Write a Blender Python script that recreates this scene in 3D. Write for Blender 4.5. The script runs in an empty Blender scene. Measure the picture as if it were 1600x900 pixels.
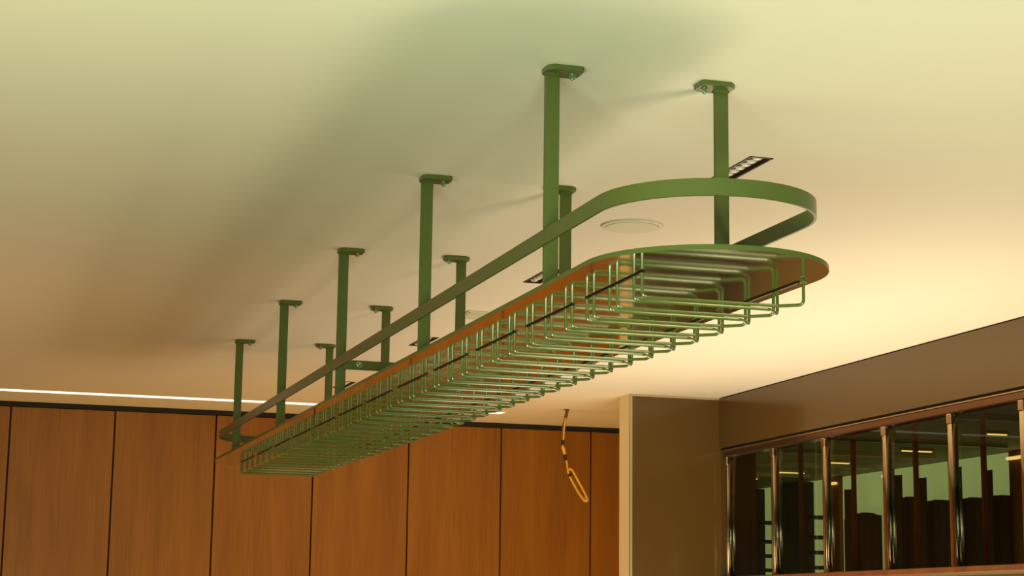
import bpy, bmesh, math, random
from mathutils import Vector, Matrix
random.seed(7)
D = bpy.data
SC = bpy.context.scene
COL = SC.collection
CAM = 1.6                                     # eye height; heights below are given over the floor
CEIL = 2.75

# ------------------------------------------------------------------ camera, world, lamps, exposure
cd = D.cameras.new('camera'); cam = D.objects.new('camera', cd); COL.objects.link(cam)
rt = Vector((0.95515, -0.29576, 0.0130)); fw = Vector((0.29052, 0.94037, 0.17625))
fw.normalize(); rt = (rt - fw*rt.dot(fw)).normalized(); up = rt.cross(fw)
mw = Matrix(((rt.x, up.x, -fw.x), (rt.y, up.y, -fw.y), (rt.z, up.z, -fw.z))).to_4x4()
mw.translation = (0, 0, CAM); cam.matrix_world = mw
cd.sensor_width = 36.0; cd.lens = 2887/1600*36; cd.clip_start = 0.05; cd.clip_end = 100
SC.camera = cam

SC.view_settings.view_transform = 'Standard'; SC.view_settings.look = 'None'
SC.view_settings.exposure = 0.0; SC.view_settings.gamma = 1.0
SC.view_settings.use_curve_mapping = False

w = D.worlds.new('world'); SC.world = w; w.use_nodes = True
w.node_tree.nodes['Background'].inputs[0].default_value = (0.55, 0.62, 0.36, 1)
w.node_tree.nodes['Background'].inputs[1].default_value = 0.12

def area(name, loc, target, sx, sy, power, col):
    l = D.lights.new(name, 'AREA'); l.shape = 'RECTANGLE'; l.size = sx; l.size_y = sy
    l.energy = power; l.color = col
    o = D.objects.new(name, l); COL.objects.link(o); o.location = loc
    o.rotation_euler = (Vector(target)-Vector(loc)).to_track_quat('-Z', 'Y').to_euler()
    return o
area('left_fill', (-1.5, 2.4, 1.2), (0.3, 4.8, 2.75), 2.0, 0.9, 29, (1.0, 0.82, 0.42))      # unseen fill added to lift the left of the ceiling
area('front_fill', (0.0, 0.9, 1.3), (1.3, 3.9, 2.2), 1.6, 0.4, 95, (0.78, 1.0, 0.66))           # fill added beside the viewer to brighten the near post faces
area('counter_light', (2.35, 2.65, 0.7), (2.0, 4.2, 2.75), 0.5, 0.9, 29, (1.0, 0.86, 0.56))         # lit counter below the frame
area('back_bar_light', (3.30, 6.6, 1.0), (3.20, 6.6, 2.75), 3.7, 0.9, 60, (1.0, 0.77, 0.51)).data.spread = math.radians(160)   # lit back bar
area('bench_light', (0.2, 10.36, 1.30), (0.2, 10.50, 2.1), 2.8, 0.05, 4, (1.0, 0.60, 0.18))       # light line behind the bench
area('warm_ceiling_fill', (-0.6, 7.0, 0.4), (0.0, 8.2, 2.75), 3.4, 1.2, 19, (1.0, 0.46, 0.14))  # added warm fill for the far left of the ceiling, no fixture there
area('oak_wall_fill', (2.7, 9.3, 0.4), (2.7, 10.2, 2.2), 2.2, 0.4, 21, (1.0, 0.57, 0.17))  # added fill that brightens the right part of the oak wall
area('side_room_daylight', (5.6, 12.0, 1.1), (6.4, 12.4, 2.7), 5.0, 1.0, 22, (0.85, 1.0, 0.60))

# ------------------------------------------------------------------ materials
def srgb(r, g, b):
    f = lambda c: (c/255/12.92) if c/255 <= 0.04045 else ((c/255+0.055)/1.055)**2.4
    return (f(r), f(g), f(b), 1)
def mat(name, col, rough=0.5, metal=0.0, spec=0.5, coat=0.0, bump=0.0, bscale=200, var=0.0, vscale=3.0, emit=None, estr=0.0):
    m = D.materials.new(name); m.use_nodes = True; nt = m.node_tree; b = nt.nodes['Principled BSDF']
    b.inputs['Base Color'].default_value = col; b.inputs['Roughness'].default_value = rough
    b.inputs['Metallic'].default_value = metal; b.inputs['Specular IOR Level'].default_value = spec
    b.inputs['Coat Weight'].default_value = coat; b.inputs['Coat Roughness'].default_value = 0.08
    tc = nt.nodes.new('ShaderNodeTexCoord')
    if var:
        n = nt.nodes.new('ShaderNodeTexNoise'); n.inputs['Scale'].default_value = vscale; n.inputs['Detail'].default_value = 4
        nt.links.new(tc.outputs['Object'], n.inputs['Vector'])
        mx = nt.nodes.new('ShaderNodeMix'); mx.data_type = 'RGBA'
        mx.inputs['A'].default_value = tuple(c*(1-var) for c in col[:3])+(1,)
        mx.inputs['B'].default_value = tuple(min(1, c*(1+var)) for c in col[:3])+(1,)
        nt.links.new(n.outputs['Fac'], mx.inputs['Factor']); nt.links.new(mx.outputs['Result'], b.inputs['Base Color'])
    if bump:
        n2 = nt.nodes.new('ShaderNodeTexNoise'); n2.inputs['Scale'].default_value = bscale; n2.inputs['Detail'].default_value = 3
        nt.links.new(tc.outputs['Object'], n2.inputs['Vector'])
        bp = nt.nodes.new('ShaderNodeBump'); bp.inputs['Strength'].default_value = bump; bp.inputs['Distance'].default_value = 0.002
        nt.links.new(n2.outputs['Fac'], bp.inputs['Height']); nt.links.new(bp.outputs['Normal'], b.inputs['Normal'])
    if emit:
        b.inputs['Emission Color'].default_value = emit; b.inputs['Emission Strength'].default_value = estr
    return m
def wood(name, dark, light, rough=0.42):
    m = D.materials.new(name); m.use_nodes = True; nt = m.node_tree; b = nt.nodes['Principled BSDF']
    b.inputs['Roughness'].default_value = rough; b.inputs['Specular IOR Level'].default_value = 0.25
    tc = nt.nodes.new('ShaderNodeTexCoord'); oi = nt.nodes.new('ShaderNodeObjectInfo')
    ml = nt.nodes.new('ShaderNodeMath'); ml.operation = 'MULTIPLY'; ml.inputs[1].default_value = 37
    nt.links.new(oi.outputs['Random'], ml.inputs[0])
    ad = nt.nodes.new('ShaderNodeVectorMath'); ad.operation = 'ADD'
    nt.links.new(tc.outputs['Object'], ad.inputs[0]); nt.links.new(ml.outputs[0], ad.inputs[1])
    def layer(sc, det, dist):
        mp = nt.nodes.new('ShaderNodeMapping'); mp.inputs['Scale'].default_value = sc
        nt.links.new(ad.outputs[0], mp.inputs[0])
        n = nt.nodes.new('ShaderNodeTexNoise'); n.inputs['Scale'].default_value = 1; n.inputs['Detail'].default_value = det
        n.inputs['Distortion'].default_value = dist
        nt.links.new(mp.outputs[0], n.inputs['Vector']); return n
    a = layer((9, 9, 0.9), 4, 0.6); g = layer((150, 150, 3.5), 4, 0.2)
    mx = nt.nodes.new('ShaderNodeMix'); mx.data_type = 'FLOAT'; mx.inputs['Factor'].default_value = 0.45
    nt.links.new(a.outputs['Fac'], mx.inputs['A']); nt.links.new(g.outputs['Fac'], mx.inputs['B'])
    r = nt.nodes.new('ShaderNodeValToRGB'); r.color_ramp.elements[0].position = 0.33; r.color_ramp.elements[1].position = 0.68
    r.color_ramp.elements[0].color = dark; r.color_ramp.elements[1].color = light
    nt.links.new(mx.outputs['Result'], r.inputs[0]); nt.links.new(r.outputs[0], b.inputs['Base Color'])
    bp = nt.nodes.new('ShaderNodeBump'); bp.inputs['Strength'].default_value = 0.08; bp.inputs['Distance'].default_value = 0.001
    nt.links.new(g.outputs['Fac'], bp.inputs['Height']); nt.links.new(bp.outputs['Normal'], b.inputs['Normal'])
    return m
def glass(name, tint):
    m = D.materials.new(name); m.use_nodes = True; nt = m.node_tree; nt.nodes.clear()
    out = nt.nodes.new('ShaderNodeOutputMaterial'); t = nt.nodes.new('ShaderNodeBsdfTransparent'); t.inputs[0].default_value = tint
    g = nt.nodes.new('ShaderNodeBsdfGlossy'); g.inputs['Roughness'].default_value = 0.01
    f = nt.nodes.new('ShaderNodeFresnel'); f.inputs[0].default_value = 1.22
    mx = nt.nodes.new('ShaderNodeMixShader')
    ge = nt.nodes.new('ShaderNodeNewGeometry'); fr = nt.nodes.new('ShaderNodeMath'); fr.operation = 'SUBTRACT'; fr.use_clamp = True
    nt.links.new(f.outputs[0], fr.inputs[0]); nt.links.new(ge.outputs['Backfacing'], fr.inputs[1])     # reflect on the entry face only
    nt.links.new(fr.outputs[0], mx.inputs[0]); nt.links.new(t.outputs[0], mx.inputs[1]); nt.links.new(g.outputs[0], mx.inputs[2])
    nt.links.new(mx.outputs[0], out.inputs[0]); return m

M = dict(
    ceiling=mat('ceiling_paint', (0.76, 0.73, 0.62, 1), 0.75, bump=0.05, bscale=120, var=0.03, vscale=0.9, spec=0.2),
    green=mat('green_powder_coat', (0.082, 0.108, 0.024, 1), 0.30, spec=0.35, bump=0.03, bscale=400, coat=0.0),
    rodgreen=mat('green_gloss_wire', (0.085, 0.115, 0.026, 1), 0.2, spec=0.6),
    mirror=mat('polished_plate', (0.72, 0.72, 0.50, 1), 0.06, metal=1.0),
    dark=mat('dark_bronze_strip', (0.035, 0.022, 0.012, 1), 0.4, metal=0.6),
    bolt=mat('painted_bolt', (0.30, 0.40, 0.22, 1), 0.25, metal=0.7),
    wood=wood('oak_veneer', (0.22, 0.082, 0.009, 1), (0.33, 0.134, 0.015, 1)),
    woodred=wood('dark_red_wood', (0.12, 0.04, 0.014, 1), (0.20, 0.075, 0.025, 1), 0.3),
    black=mat('black_gap', (0.008, 0.006, 0.004, 1), 0.8),
    plaster=mat('cream_plaster', (0.90, 0.74, 0.47, 1), 0.7, spec=0.2, bump=0.04, bscale=100),
    brown=mat('brown_lacquer', (0.100, 0.055, 0.013, 1), 0.16, spec=0.45, var=0.08, vscale=5, bump=0.01, bscale=60),
    trimlight=mat('champagne_trim', (0.55, 0.45, 0.28, 1), 0.35, metal=0.5),
    header=mat('bronze_header', (0.20, 0.10, 0.05, 1), 0.16, metal=0.9),
    mullion=mat('polished_bronze', (0.56, 0.41, 0.24, 1), 0.14, metal=1.0),
    glass=glass('bronze_tinted_glass', (0.62, 0.60, 0.42, 1)),
    led=mat('led_diffuser', (0.9, 0.9, 0.85, 1), 0.5, emit=(1, 0.90, 0.68, 1), estr=1.7),
    lens=mat('frosted_lens', (0.85, 0.80, 0.72, 1), 0.3, spec=0.6),
    housing=mat('black_housing', (0.05, 0.028, 0.018, 1), 0.5),
    white=mat('white_plastic', (0.64, 0.64, 0.50, 1), 0.55, spec=0.3),
    brass=mat('yellow_cable', (0.75, 0.42, 0.03, 1), 0.4),
    sleeve=mat('brown_sleeve', (0.16, 0.06, 0.02, 1), 0.6),
    tape=mat('black_tape', (0.012, 0.01, 0.01, 1), 0.45),
    curtain=mat('black_cloth', (0.012, 0.014, 0.010, 1), 0.85, bump=0.1, bscale=250),
    palewall=mat('pale_green_wall', (0.46, 0.55, 0.38, 1), 0.8, spec=0.1, var=0.05),
    blind=mat('daylit_blind', (0.5, 0.6, 0.4, 1), 0.9, spec=0.0, emit=(0.46, 0.60, 0.38, 1), estr=0.85),  # cloth glows by itself in place of daylight from behind
    olive=mat('olive_ceiling', (0.16, 0.145, 0.075, 1), 0.6, var=0.15, vscale=1.5),
    floor=mat('dark_floor', (0.16, 0.11, 0.06, 1), 0.4, var=0.1),
    lamp=mat('warm_lamp', (0.9, 0.8, 0.6, 1), 0.5, emit=(1, 0.72, 0.35, 1), estr=2.0),
)

# ------------------------------------------------------------------ geometry helpers
class MB:
    def __init__(self): self.v = []; self.f = []; self.mi = []
    def add(self, vs, fs, mi=0):
        n = len(self.v); self.v += [tuple(x) for x in vs]; self.f += [tuple(i+n for i in f) for f in fs]; self.mi += [mi]*len(fs)
        return self
    def box(self, x0, x1, y0, y1, z0, z1, mi=0):
        return self.add([(x0,y0,z0),(x1,y0,z0),(x1,y1,z0),(x0,y1,z0),(x0,y0,z1),(x1,y0,z1),(x1,y1,z1),(x0,y1,z1)],
                        [(3,2,1,0),(4,5,6,7),(0,1,5,4),(1,2,6,5),(2,3,7,6),(3,0,4,7)], mi)
    def prism(self, pts, z0, z1, mi_top=0, mi_bot=0, mi_side=0):          # polygon (counter-clockwise from above) pulled along z
        n = len(pts)
        self.add([(x,y,z0) for x,y in pts]+[(x,y,z1) for x,y in pts], [])
        b = len(self.v)-2*n
        self.f.append(tuple(b+i for i in reversed(range(n)))); self.mi.append(mi_bot)
        self.f.append(tuple(b+n+i for i in range(n))); self.mi.append(mi_top)
        for i in range(n):
            j = (i+1) % n; self.f.append((b+i, b+j, b+n+j, b+n+i)); self.mi.append(mi_side)
        return self
    def cyl(self, c, r, z0, z1, n=16, mi=0):
        return self.prism([(c[0]+r*math.cos(2*math.pi*i/n), c[1]+r*math.sin(2*math.pi*i/n)) for i in range(n)], z0, z1, mi, mi, mi)
    def tube(self, path, r, n=8, closed=False, mi=0):
        P = [Vector(p) for p in path]; N = len(P); rings = []
        prev = None
        for i in range(N):
            if closed: t = P[(i+1) % N]-P[i-1]
            else: t = P[min(i+1, N-1)]-P[max(i-1, 0)]
            t.normalize()
            if prev is None:
                a = Vector((0,0,1)) if abs(t.z) < .9 else Vector((0,1,0)); u = (a-t*a.dot(t)).normalized()
            else: u = (prev-t*prev.dot(t)).normalized()
            prev = u; v = t.cross(u); rr = r[i] if isinstance(r, (list, tuple)) else r
            rings.append([P[i]+u*rr*math.cos(2*math.pi*k/n)+v*rr*math.sin(2*math.pi*k/n) for k in range(n)])
        vs = [p for rg in rings for p in rg]; fs = []
        for i in range(N if closed else N-1):
            j = (i+1) % N
            for k in range(n): fs.append((i*n+k, i*n+(k+1) % n, j*n+(k+1) % n, j*n+k))
        if not closed: fs += [tuple(reversed(range(n))), tuple((N-1)*n+k for k in range(n))]
        return self.add(vs, fs, mi)
    def sphere(self, c, r, zs=1.0, n=12, m=6, mi=0):
        vs = [(c[0], c[1], c[2]+r*zs)]; fs = []
        for i in range(1, m):
            a = math.pi*i/m
            for k in range(n): vs.append((c[0]+r*math.sin(a)*math.cos(2*math.pi*k/n), c[1]+r*math.sin(a)*math.sin(2*math.pi*k/n), c[2]+r*zs*math.cos(a)))
        vs.append((c[0], c[1], c[2]-r*zs)); L = len(vs)-1
        for k in range(n):
            k2 = (k+1) % n; fs.append((0, 1+k, 1+k2)); fs.append((L, 1+(m-2)*n+k2, 1+(m-2)*n+k))
            for i in range(m-2): fs.append((1+i*n+k, 1+(i+1)*n+k, 1+(i+1)*n+k2, 1+i*n+k2))
        return self.add(vs, fs, mi)
    def mesh(self, name, mats, smooth=False, bevel=0.0):
        me = D.meshes.new(name); me.from_pydata(self.v, [], self.f); me.update()
        for m in (mats if isinstance(mats, list) else [mats]): me.materials.append(m)
        for p, i in zip(me.polygons, self.mi): p.material_index = i
        if bevel:
            bm = bmesh.new(); bm.from_mesh(me)
            bmesh.ops.bevel(bm, geom=[e for e in bm.edges if len(e.link_faces) == 2 and e.calc_face_angle(0) > 0.6], offset=bevel, segments=2, affect='EDGES', profile=0.5)
            bm.to_mesh(me); bm.free()
        if smooth:
            me.shade_smooth(); me.set_sharp_from_angle(angle=math.radians(38))
        return me
def link(name, me, parent=None, loc=None):
    o = D.objects.new(name, me); COL.objects.link(o)
    if parent is not None:
        o.parent = parent; o.matrix_parent_inverse = Matrix.Translation(-world_loc(parent))
    if loc: o.location = loc
    return o
WL = {}
def world_loc(o): return WL.get(o.name, Vector((0, 0, 0)))
def root(name, loc, label, cat, group=None):
    o = D.objects.new(name, None); COL.objects.link(o); o.location = loc; o.empty_display_size = 0.1
    WL[o.name] = Vector(loc); tag(o, label, cat, group); return o
def tag(o, label=None, cat=None, group=None, kind=None):
    if label: o['label'] = label
    if cat: o['category'] = cat
    if group: o['group'] = group
    if kind: o['kind'] = kind
    return o
def struct(name, me, label, cat):
    return tag(link(name, me), label, cat, None, 'structure')
def arc(cx, cy, r, a0, a1, n): return [(cx+r*math.cos(a0+(a1-a0)*i/n), cy+r*math.sin(a0+(a1-a0)*i/n)) for i in range(n+1)]

XM = 3.887            # face of the right-hand wall
YB = 10.53            # face of the oak wall
YW = 8.857            # face of the dark wing wall

# ------------------------------------------------------------------ the setting
# downlight slots and the light slot are real openings in the ceiling
DL = [(1.895, 1.96, yf-0.27, yf) for yf in (4.395, 6.01, 7.63, 9.22)]
LEDX = (-3.5, 3.05); LEDY = (9.96, 10.06)
holes = DL+[(LEDX[0], LEDX[1], LEDY[0], LEDY[1])]
xs = sorted({-5.0, XM+0.12}|{h[0] for h in holes}|{h[1] for h in holes})
ys = sorted({-4.0, YB+0.02}|{h[2] for h in holes}|{h[3] for h in holes})
def ceiling_mesh():
    mb = MB()
    for i in range(len(xs)-1):
        for j in range(len(ys)-1):
            cx, cy = (xs[i]+xs[i+1])/2, (ys[j]+ys[j+1])/2
            if any(h[0] < cx < h[1] and h[2] < cy < h[3] for h in holes): continue
            mb.add([(xs[i],ys[j],CEIL),(xs[i],ys[j+1],CEIL),(xs[i+1],ys[j+1],CEIL),(xs[i+1],ys[j],CEIL)], [(0,1,2,3)])
    for h in holes:                                                      # plaster returns of each opening
        z0, z1 = CEIL, CEIL+0.07
        for a, b in (((h[0],h[2]),(h[1],h[2])),((h[1],h[2]),(h[1],h[3])),((h[1],h[3]),(h[0],h[3])),((h[0],h[3]),(h[0],h[2]))):
            mb.add([(a[0],a[1],z0),(b[0],b[1],z0),(b[0],b[1],z1),(a[0],a[1],z1)], [(0,1,2,3)])
    mb.add([(-5,-4,CEIL+.07),(XM+.12,-4,CEIL+.07),(XM+.12,YB,CEIL+.07),(-5,YB,CEIL+.07)], [(0,1,2,3)])
    return mb.mesh('ceiling', M['ceiling'])
struct('ceiling', ceiling_mesh(), 'smooth pale painted ceiling above the green hanging rack', 'ceiling')
struct('floor', MB().box(-5, 7.2, -4, 17, -0.1, 0).mesh('floor', M['floor']), 'dark floor below the frame', 'floor')
struct('wall_left', MB().box(-5.1, -5, -4, YB+.1, 0, CEIL+.07).mesh('wall_left', M['wood']), 'oak veneered wall far to the left of the rack', 'wall')
wr = MB(); wr.box(-5.1, -1.6, -4.1, -4, 0, CEIL+.07); wr.box(2.0, 4.0, -4.1, -4, 0, CEIL+.07); wr.box(-1.6, 2, -4.1, -4, 0, .7); wr.box(-1.6, 2, -4.1, -4, 2.4, CEIL+.07)
struct('wall_rear', wr.mesh('wall_rear', M['brown']), 'dark brown wall with a window opening behind the viewer', 'wall')

# oak wall: dark backing with separate veneer panels, shadow gap under the ceiling
wb = struct('wall_back', MB().box(-5, 4.0, YB+.018, YB+.1, 0, CEIL+.07).mesh('wall_back', M['black']), 'oak panelled wall under the white light line, tall veneer panels with dark joints', 'wall')
edges = [0.367+0.5665*k for k in range(-9, 8)]
for a, b in zip(edges[:-1], edges[1:]):
    g = 0.0045
    link('panel', MB().box(a+g, min(b-g, 4.0), YB, YB+.018, 0.02, CEIL-.03).mesh('panel', M['wood'], bevel=0.0015), wb)
struct('trim_1', MB().box(-5, 4.0, YB-.004, YB+.02, CEIL-.027, CEIL-.001).mesh('trim_1', M['black']), 'black shadow gap strip between the oak wall and ceiling', 'trim')

# wing wall, plaster end and dark cladding
ww = struct('wall_wing', MB().box(3.382, XM+.1, YW+.012, YW+.16, 0, CEIL).mesh('wall_wing', M['plaster']), 'short wing wall with dark brown face and cream plaster end', 'wall')
link('cladding_panel', MB().box(3.392, XM, YW, YW+.012, 0, CEIL-.012).mesh('cladding_panel', M['brown']), ww)
link('edge_trim', MB().box(3.380, 3.392, YW-.003, YW+.012, 0, CEIL).box(3.392, XM, YW-.003, YW+.012, CEIL-.012, CEIL).mesh('edge_trim', M['trimlight']), ww)

# right-hand wall above and below the glazing
wl = struct('wall_right', MB().box(XM+.004, XM+.16, -4, YW+.15, 2.474, CEIL+.07).box(XM+.004, XM+.16, -4, YW+.15, 0, 1.80).box(XM+.12, XM+.20, YW+.15, 17, 0, CEIL+.07).box(XM+.004, XM+.16, -4, 0.5, 1.8, 2.474).box(XM+.004, XM+.16, YW, YW+.15, 1.8, 2.474).mesh('wall_right', M['plaster']),
            'dark brown right wall with a glossy fascia over the tall glazing', 'wall')
link('fascia_panel', MB().box(XM-.012, XM+.004, -4, YW-.004, 2.486, CEIL-.006).mesh('fascia_panel', M['brown'], bevel=.002), wl)
link('fascia_panel', MB().box(XM-.008, XM+.004, -4, YW-.004, .02, 1.79).mesh('fascia_panel_low', M['brown']), wl)
link('edge_trim', MB().box(XM-.006, XM+.004, -4, YW-.003, CEIL-.006, CEIL).mesh('edge_trim2', M['black']), wl)
link('shadow_gap', MB().box(XM-.002, XM+.004, -4, YW-.003, 2.474, 2.486).mesh('shadow_gap', M['black']), wl)

# glazing with polished mullions
YM = [8.785, 8.237, 7.690, 7.120, 6.575, 6.053, 5.50, 4.95, 4.40]
win = struct('window_1', MB().box(XM-.006, XM+.06, 0.5, 8.82, 2.438, 2.474).mesh('window_1', M['header'], bevel=.004), 'row of tall bronze tinted panes between polished bronze mullions in the right wall', 'window')
link('sill', MB().box(XM-.02, XM+.16, 0.5, 8.85, 1.80, 1.826).mesh('sill', M['woodred'], bevel=.004), win)
link('lip', MB().box(XM-.014, XM-.004, 0.5, 8.82, 2.4685, 2.474).mesh('lip', M['mullion'], bevel=.001), win)
link('jamb', MB().box(XM-.002, XM+.16, 8.82, 8.857, 1.826, 2.474).mesh('jamb', M['brown']), win)
for i, y in enumerate(YM):
    hw = 0.017 if i else 0.012
    link('mullion', MB().box(XM-.004, XM+.028, y-hw, y+hw, 1.826, 2.438).mesh('mullion', M['mullion'], bevel=.005, smooth=True), win)
    link('mullion_bracket', MB().box(XM-.008, XM+.018, y-hw-.001, y+hw+.001, 2.395, 2.438).mesh('mullion_bracket', M['mullion'], bevel=.004), win)
    link('rear_mullion', MB().box(XM+.14, XM+.16, y-.007, y+.007, 1.826, 2.474).mesh('rear_mullion', M['woodred']), win)
for a, b in zip(YM[:-1], YM[1:]):
    link('pane', MB().box(XM+.020, XM+.026, b+.016, a-.016, 1.826, 2.438).mesh('pane', M['glass']), win)

# ------------------------------------------------------------------ the room behind the glazing
XR = 6.9
struct('wall_side_room', MB().box(XR, XR+.1, 3, 17, 0, CEIL).mesh('wall_side_room', M['palewall']), 'pale green wall seen through the tinted panes', 'wall')
struct('ceiling_side_room', MB().box(XM+.16, XR, 3, 17, CEIL, CEIL+.06).mesh('ceiling_side_room', M['olive']), 'dark olive ceiling of the room behind the glazing', 'ceiling')
struct('wall_side_room_far', MB().box(XM+.16, XR, 16.9, 17, 0, CEIL).mesh('wall_side_room_far', M['curtain']), 'dark end wall of the room behind the glazing', 'wall')
struct('wall_side_room_near', MB().box(XM+.16, XR, 3, 3.1, 0, CEIL).mesh('wall_side_room_near', M['curtain']), 'dark near wall of the room behind the glazing', 'wall')
def curtain(y0, y1, ztop, arch, label, wave=0.012, x=XR-.09, group='black curtains behind the glazing'):
    n = 26; mb = MB(); vs = []; fs = []
    for side in (0, 1):
        for i in range(n+1):
            t = i/n; y = y0+(y1-y0)*t; dx = wave*math.sin(t*(y1-y0)*60)
            zt = ztop+arch*math.sin(math.pi*t)
            for z in (0.02, zt): vs.append((x+dx+side*0.012, y, z))
    N = 2*(n+1)
    for i in range(n):
        a = 2*i; fs += [(a, a+2, a+3, a+1), (N+a, N+a+1, N+a+3, N+a+2), (a+1, a+3, N+a+3, N+a+1), (a, N+a, N+a+2, a+2)]
    fs += [(0, 1, N+1, N), (2*n, N+2*n, N+2*n+1, 2*n+1)]
    mb.add(vs, fs)
    return tag(link('curtain', mb.mesh('curtain', M['curtain'], smooth=True)), label, 'curtain', group)
curtain(12.56, 13.14, 2.40, 0.04, 'wide black curtain with arched top behind the third pane from the wing wall')
curtain(11.97, 12.35, 2.505, 0.015, 'black curtain below the pale blind in the left half of the fourth pane')
curtain(11.57, 11.95, 2.46, 0.015, 'black curtain below the pale blind in the right half of the fourth pane')
curtain(11.10, 11.48, 2.45, 0.015, 'black curtain below the pale blind in the left half of the fifth pane')
curtain(10.80, 11.08, 2.45, 0.01, 'narrow black curtain beside the wood pilaster in the fifth pane')
for y, zt, lb in ((12.94, 2.62, 'third pane'), (12.16, 2.677, 'left half of the fourth pane'), (11.81, 2.633, 'middle of the fourth pane'), (11.33, 2.675, 'left edge of the fifth pane'), (10.94, 2.625, 'middle of the fifth pane')):
    curtain(y-.048, y+.048, zt, 0.0, 'slim black drape reaching higher up the pale blind, %s' % lb, wave=.012, x=XR-.16, group=None)
# daylit roller blinds on the outer wall of that room
for a, b_, lb in ((10.835, 11.60, 'fifth pane'), (11.68, 12.435, 'fourth pane'), (12.62, 13.275, 'third pane'), (13.62, 13.95, 'second pane'), (14.62, 14.92, 'first pane')):
    t = root('roller_blind', (XR-.02, (a+b_)/2, 2.74), 'pale green daylit roller blind seen through the %s from the wing wall' % lb, 'blind', 'daylit blinds behind the glazing')
    link('blind_cloth', MB().box(XR-.03, XR-.024, a, b_, 1.2, 2.745).mesh('blind_cloth', M['blind']), t)
    link('bottom_bar', MB().box(XR-.034, XR-.020, a, b_, 1.175, 1.2).mesh('bottom_bar', M['olive'], bevel=.003), t)
# black boards and wood pillars in the side room
def board(y0, y1, zt, label):
    b = root('tall_cabinet', (XR-.3, (y0+y1)/2, 0), label, 'cabinet')
    link('body', MB().box(XR-.12, XR-.04, y0, y1, .06, zt).mesh('body', M['curtain'], bevel=.006), b)
    link('plinth', MB().box(XR-.11, XR-.04, y0+.02, y1-.02, 0, .06).mesh('plinth', M['housing']), b)
    ym = (y0+y1)/2
    link('door', MB().box(XR-.135, XR-.12, y0+.01, ym-.004, .08, zt-.02).mesh('door', M['curtain'], bevel=.003), b)
    link('door', MB().box(XR-.135, XR-.12, ym+.004, y1-.01, .08, zt-.02).mesh('door2', M['curtain'], bevel=.003), b)
board(13.76, 14.36, 2.735, 'tall black cabinet seen through the second pane from the wing wall')
board(14.70, 15.60, 2.735, 'tall black cabinet seen through the pane next to the wing wall')
def pillar(y0, y1, label):
    b = root('wood_pilaster', (XR-.1, (y0+y1)/2, 0), label, 'pilaster')
    link('shaft', MB().box(XR-.06, XR-.002, y0, y1, 0, 2.745).mesh('shaft', M['woodred']), b)
    link('sconce', MB().box(XR-.10, XR-.06, y0+.02, y1-.02, 2.685, 2.705).mesh('sconce', M['lamp'], bevel=.008), b)
pillar(13.28, 13.52, 'brown wood pilaster with a small warm sconce in the third pane')
pillar(12.44, 12.54, 'slim brown wood pilaster with a warm sconce at the left of the fourth pane')
pillar(10.42, 10.83, 'brown wood pilaster with a bright warm sconce at the right of the fifth pane')
def shelf_rack(y0, y1, label):
    b = root('wall_shelf', (XR-.1, (y0+y1)/2, 1.8), label, 'shelf')
    for z in (2.02, 2.14, 2.26, 2.42): link('shelf', MB().box(XR-.22, XR-.001, y0, y1, z, z+.028).mesh('shelf', M['housing']), b)
    for y in (y0, y1-.03): link('upright', MB().box(XR-.22, XR-.19, y, y+.03, 1.8, 2.5).mesh('upright', M['housing']), b)
shelf_rack(13.50, 13.62, 'narrow dark shelf against the pale wall in the second pane')
shelf_rack(14.46, 14.60, 'narrow dark shelf against the pale wall in the first pane')
for x0, x1, y, lb in ((6.02, 6.27, 13.58, 'first pane'), (6.13, 6.35, 12.90, 'second pane'), (6.08, 6.24, 11.95, 'third pane'), (6.08, 6.30, 10.90, 'fourth pane'), (6.0, 6.13, 9.72, 'fifth pane')):
    b = root('side_room_lamp', (x0, y, CEIL), 'short warm ceiling lamp glowing behind the glazing, %s from the wing wall' % lb, 'lamp', 'warm ceiling lamps behind the glazing')
    link('lamp_housing', MB().box(x0-.01, x1+.01, y-.018, y+.018, CEIL-.02, CEIL-.001).mesh('lamp_housing', M['trimlight']), b)
    link('diffuser', MB().box(x0, x1, y-.012, y+.012, CEIL-.027, CEIL-.02).mesh('diffuser', M['lamp'], bevel=.004), b)
for i, y in enumerate((12.25, 11.3, 10.4, 13.2, 9.0)):
    tr = struct('trim_%d' % (i+2), MB().box(XM+.17, XR-.35, y-.025, y+.025, CEIL-.03, CEIL-.001).mesh('batten', M['trimlight']), 'thin light batten across the olive ceiling behind the glazing', 'trim'); tr['group'] = 'battens behind the glazing'

# ------------------------------------------------------------------ the hanging rack
XC = 1.386; Y0, Y1C = 3.236, 8.09                  # axis and the centres of the two round ends
R = root('hanging_glass_rack', (XC, (Y0+Y1C)/2, CEIL), 'long green metal glass rack hung from the ceiling with rounded ends and wire stemware rails', 'rack')
ZP = CAM+0.660; TP = 0.0095
def stadium(r, n=40, y0=Y0, y1=Y1C): return arc(XC, y0, r, math.pi, 2*math.pi, n)+arc(XC, y1, r, 0, math.pi, n)
pl = MB().prism(stadium(0.2385), ZP, ZP+TP, 0, 1, 0)
link('shelf_plate', pl.mesh('shelf_plate', [M['green'], M['mirror']]), R)
# guard rail: flat bar bent round, open inside
ZR1 = CAM+.7971; ZR0 = ZR1-.0325
o_, i_ = stadium(.217, 48), stadium(.2115, 48); n = len(o_); rb = MB()
vs = [(x,y,z) for z in (ZR0, ZR1) for x,y in o_]+[(x,y,z) for z in (ZR0, ZR1) for x,y in i_]
fs = []
for k in range(n):
    j = (k+1) % n
    fs += [(k,j,n+j,n+k), (2*n+j,2*n+k,3*n+k,3*n+j), (n+k,n+j,3*n+j,3*n+k), (j,k,2*n+k,2*n+j)]
rb.add(vs, fs)
link('guard_rail', rb.mesh('guard_rail', M['green'], smooth=True), R)

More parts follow.
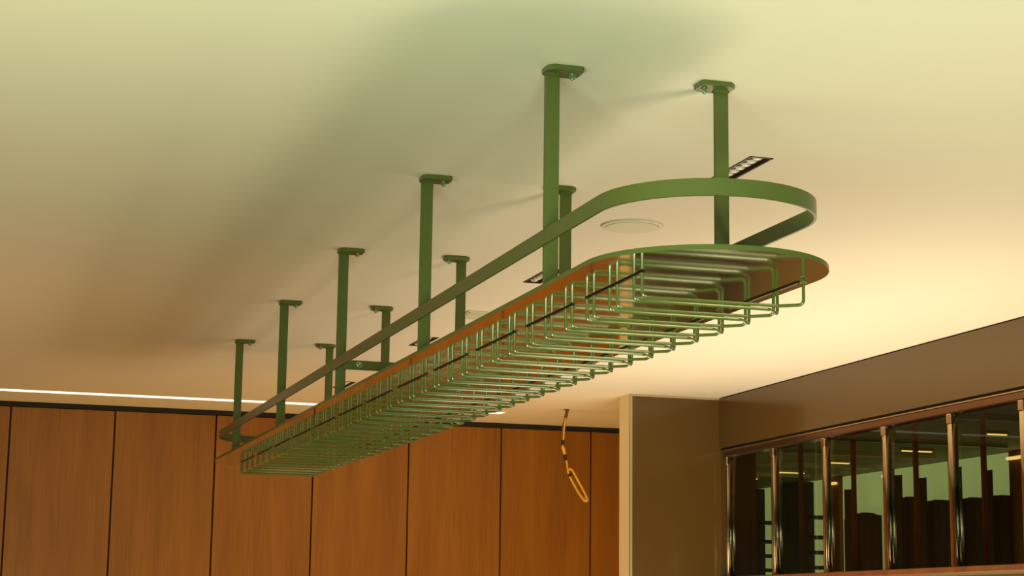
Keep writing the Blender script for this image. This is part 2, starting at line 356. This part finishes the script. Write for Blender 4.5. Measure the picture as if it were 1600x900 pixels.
# posts with welded brackets and bolts
XL, XRR, PW, PT = 1.1754, 1.5635, 0.0315, 0.011
def post_meshes():
    p = MB().box(0, PW, 0, PT, ZP+TP, CEIL-.010).mesh('post', M['green'], bevel=.001)
    def br(s):                                                            # s=1: long side to +x
        a0, a1 = (-.005, .076); y0, y1, c, r = -.036, .026, .013, .006
        pts = [(a0+c,y0),(a1-r,y0),(a1,y0+r),(a1,y1-c),(a1-c,y1),(a0+c,y1),(a0,y1-c),(a0,y0+c)]
        if s < 0: pts = [(PW-x, y) for x, y in reversed(pts)]
        return MB().prism(pts, CEIL-.0115, CEIL-.0005).mesh('mounting_bracket', M['green'], bevel=.0012)
    def bo(s):
        cx = .058 if s > 0 else PW-.058
        b = MB(); b.cyl((cx,-.004), .0085, CEIL-.0135, CEIL-.0115, 14); b.cyl((cx,-.004), .0066, CEIL-.0205, CEIL-.0135, 6); b.sphere((cx,-.004,CEIL-.0205), .0045, .8)
        return b.mesh('bolt', M['bolt'], smooth=True)
    wv = MB()
    for k in range(6): wv.sphere((.003+k*.005, -.001, CEIL-.0125), .0038, .8, 8, 5)
    for k in range(3): wv.sphere((0, .002+k*.004, CEIL-.0125), .0034, .8, 8, 5); wv.sphere((PW, .002+k*.004, CEIL-.0125), .0034, .8, 8, 5)
    return p, {1: br(1), -1: br(-1)}, {1: bo(1), -1: bo(-1)}, wv.mesh('weld_bead', M['green'], smooth=True)
pm, brm, bom, wm = post_meshes()
def child(name, me, par, at):
    o = D.objects.new(name, me); COL.objects.link(o); o.parent = par; o.location = at; return o
rl = WL[R.name]
for k in range(5):
    y = 3.5818+1.0432*k
    for s, x in ((1, XL), (-1, XRR)):
        p = child('post', pm, R, Vector((x, y, 0))-rl)
        child('mounting_bracket', brm[s], p, (0,0,0)); child('bolt', bom[s], p, (0,0,0)); child('weld_bead', wm, p, (0,0,0))
        if k == 1 and s == 1:
            tag(child('thread', MB().tube([(.0745,-.036,CEIL-.004),(.076,-.037,CEIL-.012),(.0745,-.037,CEIL-.026),(.0735,-.037,CEIL-.036)], .0007, 6).mesh('thread', M['white']), p, (0,0,0)), 'loose white thread')
# bolted brace between the middle pair of posts
yb = 3.5818+2*1.0432
br_ = link('brace_bar', MB().box(XL+.02, XRR+.01, yb-.0065, yb-.0005, CAM+.766, CAM+.796).mesh('brace_bar', M['green'], bevel=.001), R)




bx, bz = XL+.072, CAM+.783
b2 = MB(); b2.cyl((0,0), .0095, 0, .002, 14); b2.cyl((0,0), .0068, .002, .006, 6); b2.sphere((0,0,.006), .0062, .7)
me = b2.mesh('bolt_flat', M['bolt'], smooth=True)
bo_ = D.objects.new('bolt', me); COL.objects.link(bo_); bo_.parent = br_; bo_.rotation_euler = (math.pi/2, 0, 0)
bo_.location = Vector((bx, yb-.0065, bz)) - (br_.matrix_parent_inverse.translation*0)
bo_.matrix_parent_inverse = Matrix.Identity(4)

# wire stemware modules: two carrier strips, six bent rods each
XA, XB, RW, ZW = 1.268, 1.594, 0.0034, 0.048
def rod_mesh(flare):
    pts = [(XA, 0, 0)]
    rb_ = .011
    def fil(p, c, q, r, n=5):                                            # rounded corner
        p, c, q = map(Vector, (p, c, q)); a = c+(p-c).normalized()*r; b = c+(q-c).normalized()*r
        return [(a*(1-t)**2+c*2*t*(1-t)+b*t*t) for t in [i/n for i in range(n+1)]]
    A0, A1, F, B1, B0 = (XA,0,0), (XA,0,-ZW), (1.556,0,-ZW), (XB,flare,-ZW), (XB,flare,0)
    pts += fil(A0, A1, F, rb_)+fil(A1, F, B1, .007, 3)+fil(F, B1, B0, rb_)+[B0]
    return MB().tube(pts, RW, 8).mesh('rod', M['rodgreen'], smooth=True)
rods = [rod_mesh(-.030), rod_mesh(.046)]
carrier_me = MB().box(-.0028, .0028, -.008, .320, -.0026, 0).mesh('rod_carrier', M['dark'])
washer_me = MB().cyl((0, 0), .0075, -.006, -.0035, 14).mesh('washer', M['green'], smooth=True)
for k in range(12):
    y = 3.259+.4094*k
    ca = child('rod_carrier', carrier_me, R, Vector((XA, y, ZP-.0002))-rl)
    cb = child('rod_carrier', carrier_me, R, Vector((XB, y, ZP-.0002))-rl)
    child('washer', washer_me, ca, (0,0,0)); child('washer', washer_me, cb, (0,-.03,0))
    for j in range(3):
        child('rod', rods[0], ca, (-XA, .1365*j, -.001)); child('rod', rods[1], ca, (-XA, .1365*j+.0425, -.001))

# ------------------------------------------------------------------ ceiling fittings
lb = ['slotted black linear downlight nearest the round rack end', 'slotted black linear downlight seen left of the nearest left post',
      'slotted black linear downlight beside the second left post', 'small slotted black linear downlight furthest from the round rack end']
for h, l in zip(DL, lb):
    t = root('linear_downlight', ((h[0]+h[1])/2, (h[2]+h[3])/2, CEIL), l, 'downlight', 'row of linear downlights in the ceiling')
    e = .001; fr = .0045; hb = MB()
    hb.box(h[0]+e, h[1]-e, h[2]+e, h[3]-e, CEIL+.007, CEIL+.012)
    hb.box(h[0]+e, h[0]+e+fr, h[2]+e, h[3]-e, CEIL-.002, CEIL+.03); hb.box(h[1]-e-fr, h[1]-e, h[2]+e, h[3]-e, CEIL-.002, CEIL+.03)
    hb.box(h[0]+e, h[1]-e, h[2]+e, h[2]+e+fr, CEIL-.002, CEIL+.03); hb.box(h[0]+e, h[1]-e, h[3]-e-fr, h[3]-e, CEIL-.002, CEIL+.03)
    nb = 7; st = (h[3]-h[2]-.02)/nb
    link('housing', hb.mesh('housing', M['housing']), t)
    for i in range(nb):
        cy = h[2]+.01+st*(i+.5); cx = (h[0]+h[1])/2
        link('lens', MB().sphere((cx, cy, CEIL+.005), min(st*.40, .0155), .5, 4, 4).mesh('lens', M['lens'], smooth=True), t)
t = root('linear_light', ((LEDX[0]+LEDX[1])/2, 10.01, CEIL), 'long white light line recessed in the ceiling in front of the oak wall', 'light')
link('diffuser', MB().box(LEDX[0]+.004, LEDX[1]-.004, LEDY[0]+.006, LEDY[1]-.006, CEIL+.001, CEIL+.02).mesh('diffuser', M['led']), t)
link('housing', MB().box(LEDX[0]+.001, LEDX[1]-.001, LEDY[0]+.001, LEDY[1]-.001, CEIL+.02, CEIL+.06).mesh('housing', M['white']), t)
t = root('ceiling_speaker', (1.916, 5.005, CEIL), 'round flush white ceiling speaker disc behind the rack rounded end', 'speaker')
rg = MB(); nn = 48; o1, o2 = .094, .080
vs = [(1.916+r*math.cos(2*math.pi*k/nn), 5.005+r*math.sin(2*math.pi*k/nn), z) for r, z in ((o1, CEIL-.0005), (o1-.003, CEIL-.005), (o2, CEIL-.006), (o2-.002, CEIL-.002)) for k in range(nn)]
fs = [(q*nn+k, (q+1)*nn+k, (q+1)*nn+(k+1) % nn, q*nn+(k+1) % nn) for q in range(3) for k in range(nn)]
rg.add(vs, fs); link('rim', rg.mesh('rim', M['white'], smooth=True), t)
link('grille', MB().cyl((1.916, 5.005), .0785, CEIL-.0075, CEIL-.001, 48).mesh('grille', M['white']), t)
t = root('ceiling_vent', (1.925, 6.74, CEIL), 'small pale slotted vent in the ceiling behind the right third post', 'vent')
link('frame', MB().box(1.885, 1.965, 6.655, 6.66+.17, CEIL-.004, CEIL-.0005).mesh('frame', M['white'], bevel=.001), t)
for i in range(5): link('slat', MB().box(1.895, 1.955, 6.672+.031*i, 6.688+.031*i, CEIL-.008, CEIL-.004).mesh('slat', M['white']), t)

# yellow cable hanging from the ceiling
YC = 9.667
t = root('hanging_cable', (3.312, YC, CEIL), 'yellow cable with a coiled loop hanging from the ceiling by the oak wall', 'cable')
def P(x, z, dy=0): return (x, YC+dy, CAM+z)
def smooth(pts, n=5):
    pts = [Vector(p) for p in pts]; out = []
    for i in range(len(pts)-1):
        a, b, c, d = pts[max(i-1,0)], pts[i], pts[i+1], pts[min(i+2,len(pts)-1)]
        for k in range(n):
            s = k/n; out.append(.5*((2*b)+(c-a)*s+(2*a-5*b+4*c-d)*s*s+(3*b-a-3*c+d)*s**3))
    return out+[pts[-1]]
link('rosette', MB().cyl((3.312, YC), .016, CEIL-.004, CEIL, 16).mesh('rosette', M['sleeve']), t)
link('sleeve', MB().tube(smooth([P(3.318,1.149),P(3.309,1.11),P(3.299,1.075),P(3.293,1.04),P(3.289,.968)]), [.0105-.005*i/20 for i in range(21)], 8).mesh('sleeve', M['sleeve'], smooth=True), t)
link('cable', MB().tube(smooth([P(3.302,1.10,-.008),P(3.297,1.04,-.008),P(3.294,.99,-.006),P(3.291,.95),P(3.300,.92),P(3.307,.88),P(3.316,.855),P(3.324,.80),P(3.334,.786)]), .0052, 8).mesh('cable', M['brass'], smooth=True), t)
link('tape_band', MB().tube([P(3.2915,.978,-.001),P(3.291,.950)], .0088, 10).mesh('tape_band', M['tape'], smooth=True), t)
link('cable_tag', MB().tube([P(3.290,.944,-.002),P(3.297,.925,-.002),P(3.303,.900,-.002)], [.0075,.0105,.0085], 8).mesh('cable_tag', M['brass'], smooth=True), t)
link('tape_band', MB().tube([P(3.304,.897,-.001),P(3.309,.866)], .0088, 10).mesh('tape_band', M['tape'], smooth=True), t)
lp = [P(3.322,.812),P(3.345,.815,-.004),P(3.378,.762,-.006),P(3.412,.705,-.006),P(3.438,.655,-.004),P(3.424,.645),P(3.398,.675,.006),P(3.365,.728,.008),P(3.335,.780,.006)]
for i, (s, dy, dx) in enumerate(((1, 0, 0), (.90, .008, .005), (.96, -.009, -.004))):
    c0 = Vector(lp[0]); q = [c0+(Vector(p)-c0)*s+Vector((dx, dy, 0)) for p in lp]
    link('cable_loop', MB().tube(smooth(q+[q[0]]), .0058, 8).mesh('cable_loop', M['brass'], smooth=True), t)
link('tape_knot', MB().sphere((3.333, YC-.004, CAM+.787), .012, 1.0, 10, 6).mesh('tape_knot', M['tape'], smooth=True), t)
